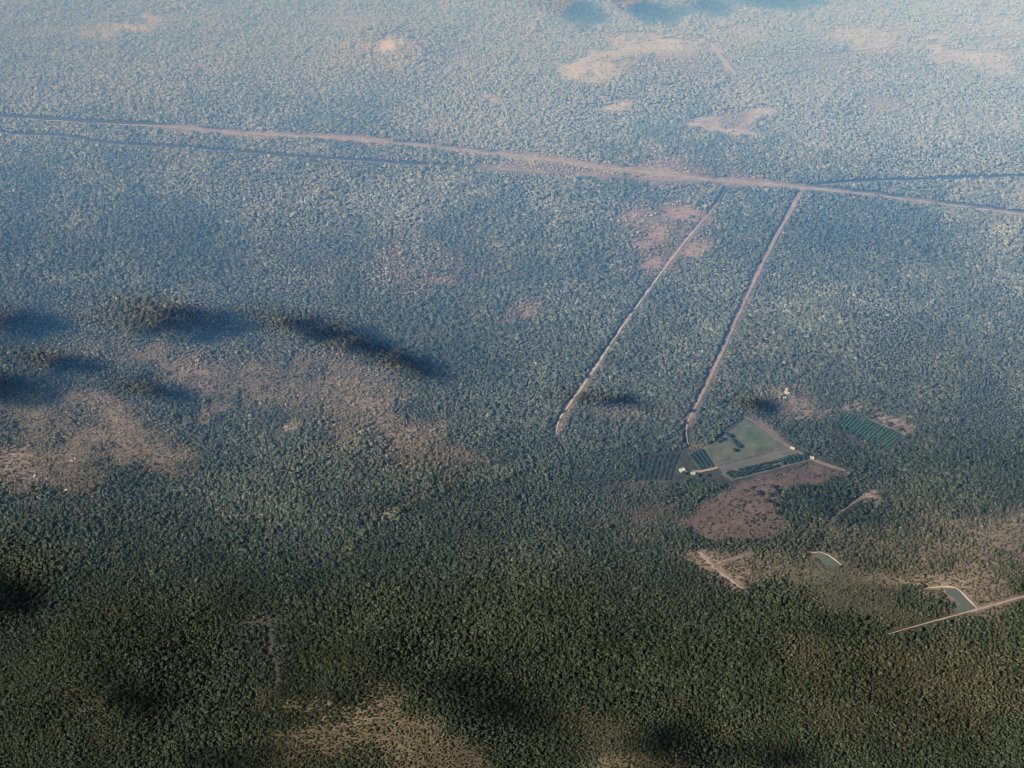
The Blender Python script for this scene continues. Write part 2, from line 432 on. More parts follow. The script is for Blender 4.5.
strip("bush_track", [(-60, 130), (0, 134), (65, 136), (100, 144), (150, 147), (200, 150), (250, 153), (310, 159), (350, 161), (425, 165), (500, 171), (560, 174), (640, 181), (700, 183)], [5, 5, 5], M_TRACK, clear=5.5)
strip("bush_track", [(803, 188), (830, 183.5), (900, 180.5), (1024, 177), (1150, 175)], [5, 5], M_TRACK, clear=6.5)
strip("pond_track", [(888, 634), (920, 625), (950, 617), (980, 608.5), (1005, 602), (1024, 596), (1090, 580)], [1, 3, 4, 5, 5], M_ROAD, clear=4)
strip("scrub_track", [(700, 552), (715, 569), (733, 582), (749, 593)], [5, 6, 4], M_ROAD, clear=2.5)
strip("scrub_track", [(708, 570), (730, 560), (755, 551)], [4, 4], M_TRACK, clear=3)
strip("scrub_track", [(556, 436), (565, 447), (575, 470)], [4, 3], M_TRACK, clear=2)
strip("creek_bed", [(240, 624), (267, 621), (271, 640), (266, 654), (279, 667), (274, 692)], [2, 3, 3, 3.5, 1.5], M_CREEK, clear=1.5)
strip("scrub_track", [(800, 60), (900, 45), (1030, 38)], [6, 6], M_TRACK, clear=4)
strip("hill_track", [(712, 46), (720, 58), (735, 74)], [10, 14, 8], M_ROAD_PALE, clear=6)
strip("scrub_track", [(830, 520), (868, 492), (884, 500), (862, 520)], [2, 3, 3, 2], M_TRACK, clear=2)

# ------------------------------------------------------------------ fields (sheets laid on the ground)
def sheet(name, pts, mat, lift=0.2, sub=9.0, clear=True, kind="structure", cut=0):
    P = poly(pts)
    me_ = bpy.data.meshes.new(name)
    bm = bmesh.new()
    bm.faces.new([bm.verts.new((p[0], p[1], 0)) for p in P])
    for ax in (0, 1):
        lo, hi = P[:, ax].min(), P[:, ax].max()
        nrm = (1, 0, 0) if ax == 0 else (0, 1, 0)
        for q in np.arange(lo + sub, hi, sub):
            co = (q, 0, 0) if ax == 0 else (0, q, 0)
            bmesh.ops.bisect_plane(bm, geom=bm.verts[:] + bm.edges[:] + bm.faces[:], plane_co=co, plane_no=nrm)
    for v in bm.verts:
        v.co.z = float(gz(np.array(v.co.x), np.array(v.co.y))) + lift
    bmesh.ops.recalc_face_normals(bm, faces=bm.faces)
    if bm.faces and sum(f.normal.z for f in bm.faces) < 0:
        bmesh.ops.reverse_faces(bm, faces=bm.faces)
    bm.to_mesh(me_); bm.free()
    me_.materials.append(mat)
    o = bpy.data.objects.new(name, me_); col.objects.link(o)
    tag(o, kind=kind)
    if clear: CLEAR_POLYS.append(P)
    return o

sheet("field", [(745, 419), (756, 424), (773, 437), (787, 446), (715, 466), (704, 466), (699, 452), (712, 444), (730, 431)], M_FIELD, 0.25)
sheet("green_field", [(747, 427), (757, 429), (774, 441), (762, 446), (745, 441)], M_FIELD2, 0.5, clear=False)
sheet("mown_strip", [(718, 466), (786, 447.5), (793, 450), (800, 453), (722, 473)], M_STRIP, 0.5)
strip("farm_lane", [(709, 467.5), (740, 458.5), (788, 446)], [2.2, 2.8, 2.2], M_TRACK, lift=0.7, clear=1)
strip("farm_lane", [(719, 469), (750, 460.5), (792, 449.5)], [1.6, 2.2, 1.6], M_TRACK, lift=0.75, clear=1)
strip("farm_lane", [(723, 473), (760, 463), (800, 452.5)], [1.6, 2, 1.6], M_TRACK, lift=0.75, clear=1)
strip("farm_lane", [(745, 417), (758, 424), (775, 438), (789, 447), (812, 460), (845, 471)], [6, 8, 8, 9, 6], M_TRACK, lift=0.6, clear=4)
strip("farm_lane", [(683, 472), (700, 472), (718, 467.5)], [6, 6], M_ROAD, lift=0.6, clear=2)
sheet("orchard_ground", [(720, 474), (806, 452), (812, 460), (732, 481)], M_ORCH_G, 0.3)
sheet("plot_ground", [(687, 453), (702, 448.5), (718, 465), (714, 471), (700, 471)], M_ORCH_G, 0.35)
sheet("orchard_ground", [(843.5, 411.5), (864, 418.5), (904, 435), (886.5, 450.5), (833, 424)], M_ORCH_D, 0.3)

CLEAR_POLYS.append(poly([(687, 449), (700, 447), (745, 416), (790, 444), (816, 460), (735, 488), (690, 479), (676, 484), (635, 484), (637, 455), (682, 450)]))
CLEAR_POLYS.append(poly([(843, 411), (866, 418), (906, 435), (889, 454), (830, 426)]))
# ------------------------------------------------------------------ ponds
def pond(water, bank, bank_w):
    bank_w *= .8
    P_ = poly(water); CLEAR_LINES.append((np.concatenate([P_, P_[:1]]), 9.0))
    sheet("pond_water", water, M_WATER, 0.3, sub=200)
    strip_o = strip("pond_bank", bank, [bank_w * .3, bank_w * .7, bank_w * 1.1, bank_w * .8, bank_w * 1.2, bank_w * .4], M_BANK, lift=1.6, clear=2.0, rough=0.4)
pond([(945, 588.5), (957, 588.5), (965, 598), (975.5, 609), (959, 612.5), (951, 610), (961, 605.5), (957, 601), (946, 592.5)],
     [(925, 589), (938, 587.5), (956, 587), (964, 595), (977, 609)], 4.5)
pond([(818, 556), (826, 553.5), (831, 558), (840, 566), (832, 566.5), (825, 564)],
     [(811, 553.5), (822, 552), (831, 557.5), (842, 566)], 3.8)

# ------------------------------------------------------------------ tree shapes
def crown_mesh(name, seed, mat, flat=0.75, lobes=6, dens=2):
    """a leafy crown, unit wide, base at z=0.25: several lobes of loose leaf clumps with gaps"""
    rd = random.Random(seed)
    V = []; Fc = []
    for L in range(lobes):
        a = rd.uniform(0, 2 * math.pi); rr = rd.uniform(0.08, 0.3) if L else 0
        c = Vector((math.cos(a) * rr, math.sin(a) * rr, rd.uniform(0.5, 0.85) * flat + 0.12 if L else 0.62))
        rad = rd.uniform(0.17, 0.27) if L else 0.3
        bm = bmesh.new()
        bmesh.ops.create_icosphere(bm, subdivisions=dens, radius=1)
        for f in bm.faces:
            if rd.random() < 0.22: continue
            k = rd.uniform(0.82, 1.2)
            tilt = Matrix.Rotation(rd.uniform(-.6, .6), 3, Vector((rd.uniform(-1, 1), rd.uniform(-1, 1), rd.uniform(-1, 1))).normalized())
            m_ = f.calc_center_median()
            idx = []
            for v in f.verts:
                q = m_ * k + tilt @ ((v.co - m_) * 1.25)
                idx.append(len(V)); V.append((c.x + q.x * rad, c.y + q.y * rad, c.z + q.z * rad * flat))
            Fc.append(idx)
        bm.free()
    me_ = bpy.data.meshes.new(name)
    me_.from_pydata(V, [], Fc); me_.update()
    me_.materials.append(mat)
    return me_

def trunk_mesh(name, seed):
    rd = random.Random(seed)
    bm = bmesh.new()
    def limb(p0, p1, r0, r1):
        p0 = Vector(p0); p1 = Vector(p1); d = p1 - p0
        rot = d.to_track_quat('Z', 'Y').to_matrix().to_4x4()
        bmesh.ops.create_cone(bm, cap_ends=True, segments=6, radius1=r0, radius2=r1, depth=d.length,
                              matrix=Matrix.Translation((p0 + p1) / 2) @ rot)
    limb((0, 0, -0.08), (0.01, 0, 0.3), 0.035, 0.025)
    limb((0.01, 0, 0.28), (0.0, 0.02, 0.62), 0.025, 0.012)
    for k in range(4):
        a = k * 1.57 + rd.uniform(-.5, .5)
        limb((0.005, 0.005, 0.27 + 0.05 * k), (math.cos(a) * .24, math.sin(a) * .24, 0.5 + .06 * k), 0.016, 0.006)
    me_ = bpy.data.meshes.new(name); bm.to_mesh(me_); bm.free()
    me_.materials.append(M_BARK)
    return me_

CROWNS = [crown_mesh("crown", 40 + k, M_LEAF, flat=[.75, .9, .65, .8, 1.0, .7, .85, .6][k], lobes=[6, 5, 7, 6, 5, 8, 6, 7][k], dens=1) for k in range(8)]
TRUNKS = [trunk_mesh("trunk", 90 + k) for k in range(2)]

# ------------------------------------------------------------------ where the forest trees stand
def depth(x, y, z=0):
    return y * FWD[1] + (z - ALT) * FWD[2]
def project(x, y, z):
    d = depth(x, y, z)
    return W / 2 + x / d * F, H / 2 - (y * UP[1] + (z - ALT) * UP[2]) / d * F

TREE_PX = 3.65
rows = []
y = 1020.0
while y < 5100:
    D = TREE_PX * depth(0, y) / F * (0.92 + 0.0 * y)
    sp = D * 0.74
    half = 0.36 * (depth(0, y)) * 1.45 + 60
    xs = np.arange(-half, half, sp)
    xs = xs + rng.uniform(-.5, .5, len(xs)) * sp
    ys = y + rng.uniform(-.5, .5, len(xs)) * sp
    rows.append(np.stack([xs, ys, np.full(len(xs), D)], 1))
    y += sp * 0.9
T = np.concatenate(rows)
tx, ty, tD = T.T
bare, _ = cover(tx, ty)
far = sstep(1900, 3700, ty)
keep = rng.random(len(tx)) > (0.30 + 0.42 * far) * bare + 0.45 * sstep(.80, .98, bare)
for line, hw in CLEAR_LINES:
    lo = line.min(0) - 60; hi = line.max(0) + 60
    near = np.where((tx > lo[0]) & (tx < hi[0]) & (ty > lo[1]) & (ty < hi[1]))[0]
    d = line_dist(line[::2] if len(line) > 6 else line, tx[near], ty[near])
    keep[near[d < hw + tD[near] * 0.18]] = False
ragged = (fbm(tx, ty, 24, 601, 2) - .45) * 22
for P in CLEAR_POLYS:
    m = np.where(inside(P, tx, ty))[0]
    keep[m[line_dist(np.concatenate([P, P[:1]]), tx[m], ty[m]) > ragged[m]]] = False
tx, ty, tD, bare = tx[keep], ty[keep], tD[keep], bare[keep]
N = len(tx)
# size: mixed ages, coarser stands, smaller trees in thin country
stand = fbm(tx, ty, 160, 201, 3)
size = np.exp(rng.normal(0, 0.24, N)) * (0.66 + 0.68 * stand)
size *= 1 - 0.42 * sstep(.1, .8, bare)
big = rng.random(N) < 0.06
size[big] *= 1.35
size = np.clip(size, .4, 1.9) * tD
hgt = size * rng.uniform(0.8, 1.2, N)
tz = gz(tx, ty)
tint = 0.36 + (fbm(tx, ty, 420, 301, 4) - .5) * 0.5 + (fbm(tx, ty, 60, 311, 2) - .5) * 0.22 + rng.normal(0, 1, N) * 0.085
tint += 0.24 * sstep(1450, 2400, ty) + 0.53 * sstep(2050, 3700, ty) - 0.12  # exposure and haze brightening with distance, put into the leaf colour
tint += 0.10 * (rng.random(N) < 0.03)
# the creek line with taller trees
CREEK = np.array([site(*p)[:2] for p in [(640, 440), (560, 452), (470, 482), (405, 507), (340, 552), (285, 585), (215, 600), (150, 612), (90, 640)]])
cdist = line_dist(CREEK, tx, ty) + (fbm(tx, ty, 50, 77, 2) - .5) * 40
patchy = sstep(.42, .58, fbm(tx, ty, 90, 915, 2))
size = np.where(cdist < 14, size * (1 + .35 * patchy), size); tint += np.where(cdist < 14, .08, 0) * patchy - np.where((cdist > 14) & (cdist < 26), .08, 0) * patchy
hgt = size * rng.uniform(0.75, 1.15, N)
dry = np.clip(sstep(.08, .6, bare) * (.95 - .55 * sstep(2700, 3600, ty)) + (fbm(tx, ty, 260, 881, 3) - .54) * .6, 0, 1)
tint += .10 * sstep(.15, .7, bare)
tint = np.clip(tint, 0.0, 1.0)
rot = rng.uniform(0, 2 * math.pi, N)
kind = rng.integers(0, 8, N)

# the 300 trees nearest the camera stand as trees of their own
ppx, ppy = project(tx, ty, tz + hgt * 0.6)
vis = np.where((ppx > 6) & (ppx < 1018) & (ppy < 764) & (ppy > 700))[0]
order = vis[np.argsort(-ppy[vis] - 6 * (size[vis] / tD[vis]))]
own = order[:300]
mask = np.ones(N, bool); mask[own] = False

def make_tree(first, k):
    root = empty("forest_tree", (0, 0, 0))
    c = bpy.data.objects.new("crown", CROWNS[k]); col.objects.link(c); c.parent = root
    t = bpy.data.objects.new("trunk", TRUNKS[k % 2]); col.objects.link(t); t.parent = root
    return root, c, t
protos = {}
for q, i in enumerate(own):
    k = int(kind[i])
    if k not in protos:
        root, c, t = make_tree(q, k); protos[k] = (root, c, t)
    else:
        r0, c0, t0 = protos[k]
        root = r0.copy(); c = c0.copy(); t = t0.copy()
        for o in (root, c, t): col.objects.link(o)
        c.parent = root; t.parent = root
    root.location = (tx[i], ty[i], tz[i]); root.rotation_euler = (0, 0, rot[i])
    root.scale = (size[i], size[i], hgt[i])
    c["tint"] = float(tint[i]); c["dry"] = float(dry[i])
    tag(root, "dark green tree of the closed forest nearest the viewer, along the bottom edge",
        "tree", "single trees along the bottom edge of the forest")

# everything behind them is one wood nobody could count
fm = bpy.data.meshes.new("forest")
idx = np.where(mask)[0]
fm.vertices.add(len(idx))
fm.vertices.foreach_set("co", np.stack([tx, ty, tz], 1)[idx].ravel())
def attr(name, typ, data, key="value"):
    a = fm.attributes.new(name, typ, 'POINT'); a.data.foreach_set(key, np.ascontiguousarray(data).ravel())
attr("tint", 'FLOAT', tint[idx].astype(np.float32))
attr("dry", 'FLOAT', dry[idx].astype(np.float32))
attr("turn", 'FLOAT_VECTOR', np.stack([rng.normal(0, .06, len(idx)), rng.normal(0, .06, len(idx)), rot[idx]], 1).astype(np.float32), "vector")
attr("size", 'FLOAT_VECTOR', np.stack([size[idx], size[idx], hgt[idx]], 1).astype(np.float32), "vector")
attr("shape", 'INT', kind[idx].astype(np.int32))
forest = bpy.data.objects.new("forest", fm); col.objects.link(forest)
tag(forest, "dense grey-green forest covering the whole plain and the low hills", "forest", kind="stuff")
ng = bpy.data.node_groups.new("forest_trees", "GeometryNodeTree")
ng.interface.new_socket("Geometry", in_out='INPUT', socket_type='NodeSocketGeometry')
ng.interface.new_socket("Geometry", in_out='OUTPUT', socket_type='NodeSocketGeometry')
gi = ng.nodes.new("NodeGroupInput"); go = ng.nodes.new("NodeGroupOutput")
iop = ng.nodes.new("GeometryNodeInstanceOnPoints")
join = ng.nodes.new("GeometryNodeJoinGeometry")
def named(nm, typ):
    n_ = ng.nodes.new("GeometryNodeInputNamedAttribute"); n_.data_type = typ; n_.inputs["Name"].default_value = nm
    return n_.outputs["Attribute"]
for k in reversed(range(8)):
    src_me = CROWNS[k].copy()
    bm = bmesh.new(); bm.from_mesh(CROWNS[k])
    n0 = len(bm.faces)
    bm.from_mesh(TRUNKS[k % 2])
    bm.faces.ensure_lookup_table()
    for f in bm.faces[n0:]: f.material_index = 1
    bm.to_mesh(src_me); bm.free()
    src_me.materials.append(M_BARK)
    so = bpy.data.objects.new("tree_shape", src_me)
    oi = ng.nodes.new("GeometryNodeObjectInfo"); oi.inputs["Object"].default_value = so
    g2i = ng.nodes.new("GeometryNodeGeometryToInstance")
    ng.links.new(oi.outputs["Geometry"], g2i.inputs[0])
    ng.links.new(g2i.outputs[0], join.inputs[0])
ng.links.new(gi.outputs[0], iop.inputs["Points"])
ng.links.new(join.outputs[0], iop.inputs["Instance"])
iop.inputs["Pick Instance"].default_value = True
ng.links.new(named("shape", 'INT'), iop.inputs["Instance Index"])
e2r = ng.nodes.new("FunctionNodeEulerToRotation")
ng.links.new(named("turn", 'FLOAT_VECTOR'), e2r.inputs[0])
ng.links.new(e2r.outputs[0], iop.inputs["Rotation"])
ng.links.new(named("size", 'FLOAT_VECTOR'), iop.inputs["Scale"])
ng.links.new(iop.outputs[0], go.inputs[0])
md = forest.modifiers.new("trees", 'NODES'); md.node_group = ng

# ------------------------------------------------------------------ orchards
ORCH_CROWN = crown_mesh("crown", 500, M_ORCHARD, flat=0.95, lobes=5, dens=1)
ORCH_TRUNK = trunk_mesh("trunk", 501)
HEDGE_CROWN = crown_mesh("crown", 502, M_HEDGE, flat=0.95, lobes=5, dens=1)
def fruit_tree(crown, first=[{}]):
    root = empty("orchard_tree", (0, 0, 0))
    c = bpy.data.objects.new("crown", crown); col.objects.link(c); c.parent = root
    t = bpy.data.objects.new("trunk", ORCH_TRUNK); col.objects.link(t); t.parent = root
    return root, c, t
def plant_orchard(crown, spots, sz, label, group):
    proto = None
    for x_, y_ in spots:
        if proto is not None and random.random() < .05: continue
        if proto is None:
            proto = fruit_tree(crown); root = proto[0]
        else:
            root = proto[0].copy(); col.objects.link(root)
            for ch in proto[1:]:
                cc = ch.copy(); col.objects.link(cc); cc.parent = root
        s = sz * random.uniform(.85, 1.15)
        root.location = (x_, y_, float(gz(np.array(x_), np.array(y_))))
        root.rotation_euler = (0, 0, random.uniform(0, 6.28))
        root.scale = (s, s, s * random.uniform(.85, 1.0))
        tag(root, label, "tree", group)
def bilerp(c, u, v):       # corners: 00, 10, 11, 01
    a = c[0] * (1 - u) + c[1] * u; b_ = c[3] * (1 - u) + c[2] * u
    return a * (1 - v) + b_ * v
Q = poly([(844, 412.5), (904, 435.5), (886, 450), (834, 424)])
spots = [bilerp(Q, (a + .5) / 18, (b_ + .5) / 9) + rng.normal(0, .35, 2) for a in range(18) for b_ in range(9)]
plant_orchard(ORCH_CROWN, spots, 5.3, "bright green fruit tree of the square planted grid, in the orchard behind the farm fields", "fruit trees of the green grid orchard")
Q = poly([(642, 457), (680, 454), (671, 481), (637, 481)])
spots = [bilerp(Q, (a + .5) / 7, (b_ + .5) / 12) + rng.normal(0, .5, 2) for a in range(7) for b_ in range(12)]
plant_orchard(HEDGE_CROWN, spots, 5.6, "dark orchard tree in the slanting rows beside the white farm shed", "dark orchard trees beside the farm shed")
Q = poly([(724, 474.5), (806, 453.5), (810, 459.5), (732, 480)])
spots = [bilerp(Q, (a + .5) / 20, (b_ + .5) / 3) + rng.normal(0, .4, 2) for a in range(20) for b_ in range(3)]
plant_orchard(HEDGE_CROWN, spots, 8.0, "dark tree in the long narrow orchard strip between the lane and the bare field", "dark orchard trees of the long strip")

def hedge(p0, p1, wid, hg, label):
    a = site(*p0)[:2]; b_ = site(*p1)[:2]
    rd = random.Random(int(p0[0] * 7))
    n_ = 26; V = []; Fc = []
    c = (a + b_) / 2
    z0 = float(gz(np.array(c[0]), np.array(c[1])))
    root = empty("hedge_row", (c[0], c[1], z0))
    for i in range(n_ * 6):
        p = a + (b_ - a) * rd.random() - c
        o = Vector((p[0] + rd.uniform(-.5, .5) * wid * .6, p[1] + rd.uniform(-.5, .5) * wid * .6, rd.uniform(.3, .8) * hg))
        rad = rd.uniform(.25, .42) * wid
        bm = bmesh.new(); bmesh.ops.create_icosphere(bm, subdivisions=1, radius=rad)
        for f in bm.faces:
            if rd.random() < .2: continue
            m_ = f.calc_center_median(); k = rd.uniform(.8, 1.25); ix = []
            for v in f.verts:
                q = o + m_ * k + (v.co - m_) * 1.2
                ix.append(len(V)); V.append(q)
            Fc.append(ix)
        bm.free()
    link_mesh("foliage", V, Fc, M_HEDGE, root)
    V = []; Fc = []
    for i in range(9):
        p = a + (b_ - a) * (i + .5) / 9 - c
        s = len(V)
        for z_, r_ in ((-.3, .18), (hg * .5, .1)):
            for q in range(5):
                V.append((p[0] + math.cos(q * 1.2566) * r_, p[1] + math.sin(q * 1.2566) * r_, z_))
        for q in range(5):
            Fc.append((s + q, s + (q + 1) % 5, s + 5 + (q + 1) % 5, s + 5 + q))
    link_mesh("stem", V, Fc, M_BARK, root)
    tag(root, label, "hedge", "hedge rows of the small plot")
for k, nm in enumerate(["outermost hedge row of the small plot, nearest the white shed", "second hedge row of the small plot, counted from the white shed",
                        "third hedge row of the small plot, counted from the white shed", "last hedge row of the small plot, nearest the open field"]):
    u = k / 3
    hedge((689.5 + 11.5 * u, 455 - 4.2 * u), (701.5 + 11.5 * u, 469.2 - 1.8 * u), 4.6, 4.0, "dark " + nm)

# clumps of shade trees in the field, and a few beside the buildings
def lone(px, py, s, label, group=None, k=0, tn=0.12):
    p = site(px, py)
    root = empty("shade_tree", tuple(p), random.uniform(0, 6))
    c = bpy.data.objects.new("crown", CROWNS[k]); col.objects.link(c); c.parent = root
    t = bpy.data.objects.new("trunk", TRUNKS[0]); col.objects.link(t); t.parent = root
    root.scale = (s, s, s * .9); c["tint"] = tn; c["dry"] = 0.1
    tag(root, label, "tree", group)
for k, (px, py) in enumerate([(727, 436.5), (730, 438), (733, 442), (736, 445), (738, 448), (735, 452), (722, 441), (718, 443)]):
    lone(px, py, 11, "dark shade tree in the clump at the middle of the grass field", "shade trees in the grass field", k % 8)
for k, (px, py) in enumerate([(683.5, 475), (688, 473.5), (698, 477), (706, 477)]):
    lone(px, py, 10, "dark shade tree standing by the white shed and the lane end", "shade trees by the white shed", k % 8, .2)
for k, (px, py) in enumerate([(772, 489), (776, 494), (770, 497), (779, 500), (774, 507), (766, 503), (781, 512), (785, 519), (777, 516), (758, 496)]):
    lone(px, py, 13, "dark tree of the ragged copse at the edge of the bare brown field", "trees of the copse in the bare field", k % 8, .15)

# ------------------------------------------------------------------ buildings
def box_faces(x0, x1, y0, y1, z0, z1):
    v = [(x0, y0, z0), (x1, y0, z0), (x1, y1, z0), (x0, y1, z0), (x0, y0, z1), (x1, y0, z1), (x1, y1, z1), (x0, y1, z1)]
    f = [(0, 3, 2, 1), (4, 5, 6, 7), (0, 1, 5, 4), (1, 2, 6, 5), (2, 3, 7, 6), (3, 0, 4, 7)]
    return v, f
def building(name, cat, px, py, L, Wd, Hh, roof_mat, rz, label, wing=None, ridge_h=2.2):
    p = site(px, py)
    L, Wd = L * .85, Wd * .85
    root = empty(name, tuple(p), rz)
    V, Fc = box_faces(-L / 2, L / 2, -Wd / 2, Wd / 2, -1.5, Hh)
    if wing:
        wl, ww = wing
        v2, f2 = box_faces(-L / 2 + .02, -L / 2 + ww, Wd / 2 + .003, Wd / 2 + wl, -1.5, Hh - .02)
        s = len(V); V += v2; Fc += [tuple(i + s for i in f) for f in f2]
    link_mesh("wall", V, Fc, M_WALL, root)
    e = .9
    def gable(x0, x1, y0, y1, along_x, z, h):
        if along_x:
            ym = (y0 + y1) / 2
            v = [(x0, y0, z), (x1, y0, z), (x1, y1, z), (x0, y1, z), (x0, ym, z + h), (x1, ym, z + h)]
            f = [(0, 1, 5, 4), (2, 3, 4, 5), (0, 4, 3), (1, 2, 5), (0, 3, 2, 1)]
        else:
            xm = (x0 + x1) / 2
            v = [(x0, y0, z), (x1, y0, z), (x1, y1, z), (x0, y1, z), (xm, y0, z + h), (xm, y1, z + h)]
            f = [(1, 2, 5, 4), (3, 0, 4, 5), (0, 1, 4), (2, 3, 5), (0, 3, 2, 1)]
        return v, f
    V, Fc = gable(-L / 2 - e, L / 2 + e, -Wd / 2 - e, Wd / 2 + e, True, Hh + .01, ridge_h)
    if wing:
        v2, f2 = gable(-L / 2 - e, -L / 2 + ww + e, 0, Wd / 2 + wl + e, False, Hh + .03, ridge_h * .92)
        s = len(V); V += v2; Fc += [tuple(i + s for i in f) for f in f2]
    link_mesh("roof", V, Fc, roof_mat, root)
    v, f = box_faces(-.7, .7, -Wd / 2 - .08, -Wd / 2 - .003, 0, 2.1)
    link_mesh("door", v, f, M_DARK, root)
    for wx in ([-.33, .33] if L < 12 else [-.38, -.2, .2, .38]):
        v, f = box_faces(wx * L - .6, wx * L + .6, -Wd / 2 - .06, -Wd / 2 - .003, 1.0, 2.1)
        link_mesh("window", v, f, M_DARK, root)
    tag(root, label, cat)
    bx, by = p[0], p[1]
    a = np.linspace(0, 2 * np.pi, 12)[:-1]
    CLEAR_POLYS.append(np.stack([bx + np.cos(a) * L * .8, by + np.sin(a) * L * .8], 1))
BUILD = [
    ("farmhouse", "house", 787.5, 394, 17, 9, 3.4, M_ROOF_BEIGE, R(-22), "beige roofed house with a side wing in the small clearing up the slope", (9, 8)),
    ("garden_shed", "shed", 784.5, 398.5, 5, 4, 2.6, M_ROOF_WHITE, R(15), "tiny white shed just below the beige roofed house", None),
    ("cottage", "house", 784, 380.5, 7, 5.5, 2.8, M_ROOF_WHITE, R(30), "small white roof among trees above the beige roofed house", None),
    ("farm_shed", "shed", 682, 471, 11, 8, 3.6, M_ROOF_WHITE, R(25), "white roofed farm shed at the end of the slanting orchard rows", None),
    ("machinery_shed", "shed", 693, 474, 9, 6, 3.2, M_ROOF_GREEN, R(-15), "grey-green roofed shed just right of the white farm shed", None),
    ("packing_shed", "shed", 792.5, 449, 9, 5, 3.0, M_ROOF_BEIGE, R(-28), "pale shed at the corner of the grass field beside the lane", None),
    ("field_shed", "shed", 811.5, 458.5, 10, 6, 3.2, M_ROOF_BEIGE, R(-20), "pale shed at the top of the bare brown field, by the orchard strip end", None),
    ("bush_cabin", "cabin", 889, 384, 6, 4.5, 2.8, M_ROOF_WHITE, R(10), "lone small white roof in the forest behind the green grid orchard", None),
]
for nm, ct, px, py, L, Wd, Hh, rm, rz, lb, wg in BUILD:
    building(nm, ct, px, py, L, Wd, Hh, rm, rz, lb, wg)

# ------------------------------------------------------------------ pale rocks on the hills
def rock(px, py, s, label, group):
    rd = random.Random(int(px * 31 + py * 17))
    p = site(px, py)
    bm = bmesh.new(); bmesh.ops.create_icosphere(bm, subdivisions=2, radius=1)
    for v in bm.verts:
        v.co *= rd.uniform(.75, 1.2)
        v.co.z = max(v.co.z * .6, -.25)
    me_ = bpy.data.meshes.new("rock"); bm.to_mesh(me_); bm.free(); me_.materials.append(M_ROCK)
    o = bpy.data.objects.new("rock", me_); col.objects.link(o)
    o.location = (p[0], p[1], p[2] + .1 * s); o.rotation_euler = (rd.uniform(-.2, .2), rd.uniform(-.2, .2), rd.uniform(0, 6))
    o.scale = (s, s * rd.uniform(.5, .9), s * .8)
    tag(o, label, "rock", group)
for q in [(286, 424), (290, 427), (288, 431), (293, 430), (295, 434)]:
    rock(*q, random.uniform(3, 5), "white rock of the small outcrop in the thin forest between the hills", "white rocks of the lone outcrop")
for q in [(3, 462), (8, 466), (14, 464), (35, 476), (38, 480), (66, 490), (72, 461), (75, 459)]:
    rock(*q, random.uniform(3, 4.5), "pale rock on the dry reddish hillside by the left picture edge", "pale rocks on the dry hillside")

# ------------------------------------------------------------------ unseen clouds, shaped and placed to cast their shadows
def shadow_cloud(px, py, hw, hh, rot, alt=1500, fill=1.0):
    g_ = site(px, py)
    ca, sa = math.cos(R(rot)), math.sin(R(rot))
    u = plane_point(px + ca * hw, py + sa * hw)[:2] - plane_point(px, py)[:2]
    v = plane_point(px - sa * hh, py + ca * hh)[:2] - plane_point(px, py)[:2]
    t = (alt - g_[2]) / TO_SUN[2]
    c = g_ + TO_SUN * t
    rd = random.Random(int(px * 13 + py))
    area = math.pi * np.linalg.norm(u) * np.linalg.norm(v)
    n_ = int(min(1400, max(16, area / 120 * fill)))
    bm0 = bmesh.new(); bmesh.ops.create_icosphere(bm0, subdivisions=1, radius=1)
    bv = [v_.co.copy() for v_ in bm0.verts]; bf = [[w.index for w in f.verts] for f in bm0.faces]; bm0.free()
    V = []; Fc = []
    for _ in range(n_):
        rr = rd.random() ** .62 * 1.08; a = rd.uniform(0, 2 * math.pi)
        rr *= .75 + .5 * float(vnoise(a * 1.3 + px, rr * 2.0, 7))
        q = u * (rr * math.cos(a)) + v * (rr * math.sin(a))
        r_ = rd.uniform(9, 20) * (1.15 - .5 * min(rr, 1))
        zz = rd.uniform(-8, 14) * (1 - .6 * min(rr, 1))
        s = len(V)
        V += [(q[0] + w.x * r_, q[1] + w.y * r_, zz + w.z * r_ * .6) for w in bv]
        Fc += [[i + s for i in f] for f in bf]
    o = link_mesh("shadow_cloud", V, Fc, M_CLOUD, smooth=True)
    o.location = c
    tag(o, kind="structure")
    q_ = project(*c); sys.stderr.write('CLOUD %d %d\n' % q_)
for a in [(204, 326, 54, 17, 1, 1500, .55), (318, 329, 26, 13, 8, 1500, .45), (368, 343, 42, 15, 18, 1500, .5), (428, 366, 36, 9, 24, 1500, .5), (38, 326, 34, 12, 0), (85, 367, 26, 9, 5), (15, 392, 40, 14, -4),
          (170, 392, 34, 3, 28), (590, 17, 24, 11, 10), (660, 15, 28, 10, 3), (715, 9, 22, 8, 0), (790, 2, 50, 9, 0), (620, 403, 40, 2, 8),
          (10, 592, 30, 20, 10, 1800, .5), (768, 408, 12, 4, 20), (668, 742, 34, 16, 20, 2600, .42), (232, 758, 56, 14, 5, 2600, .35), (492, 702, 60, 18, 32, 2800, .3), (770, 756, 60, 14, 10, 2800, .32), (150, 700, 40, 14, 40, 2800, .28)]:  # the high foreground clouds are added to darken the near slopes
    shadow_cloud(*a)

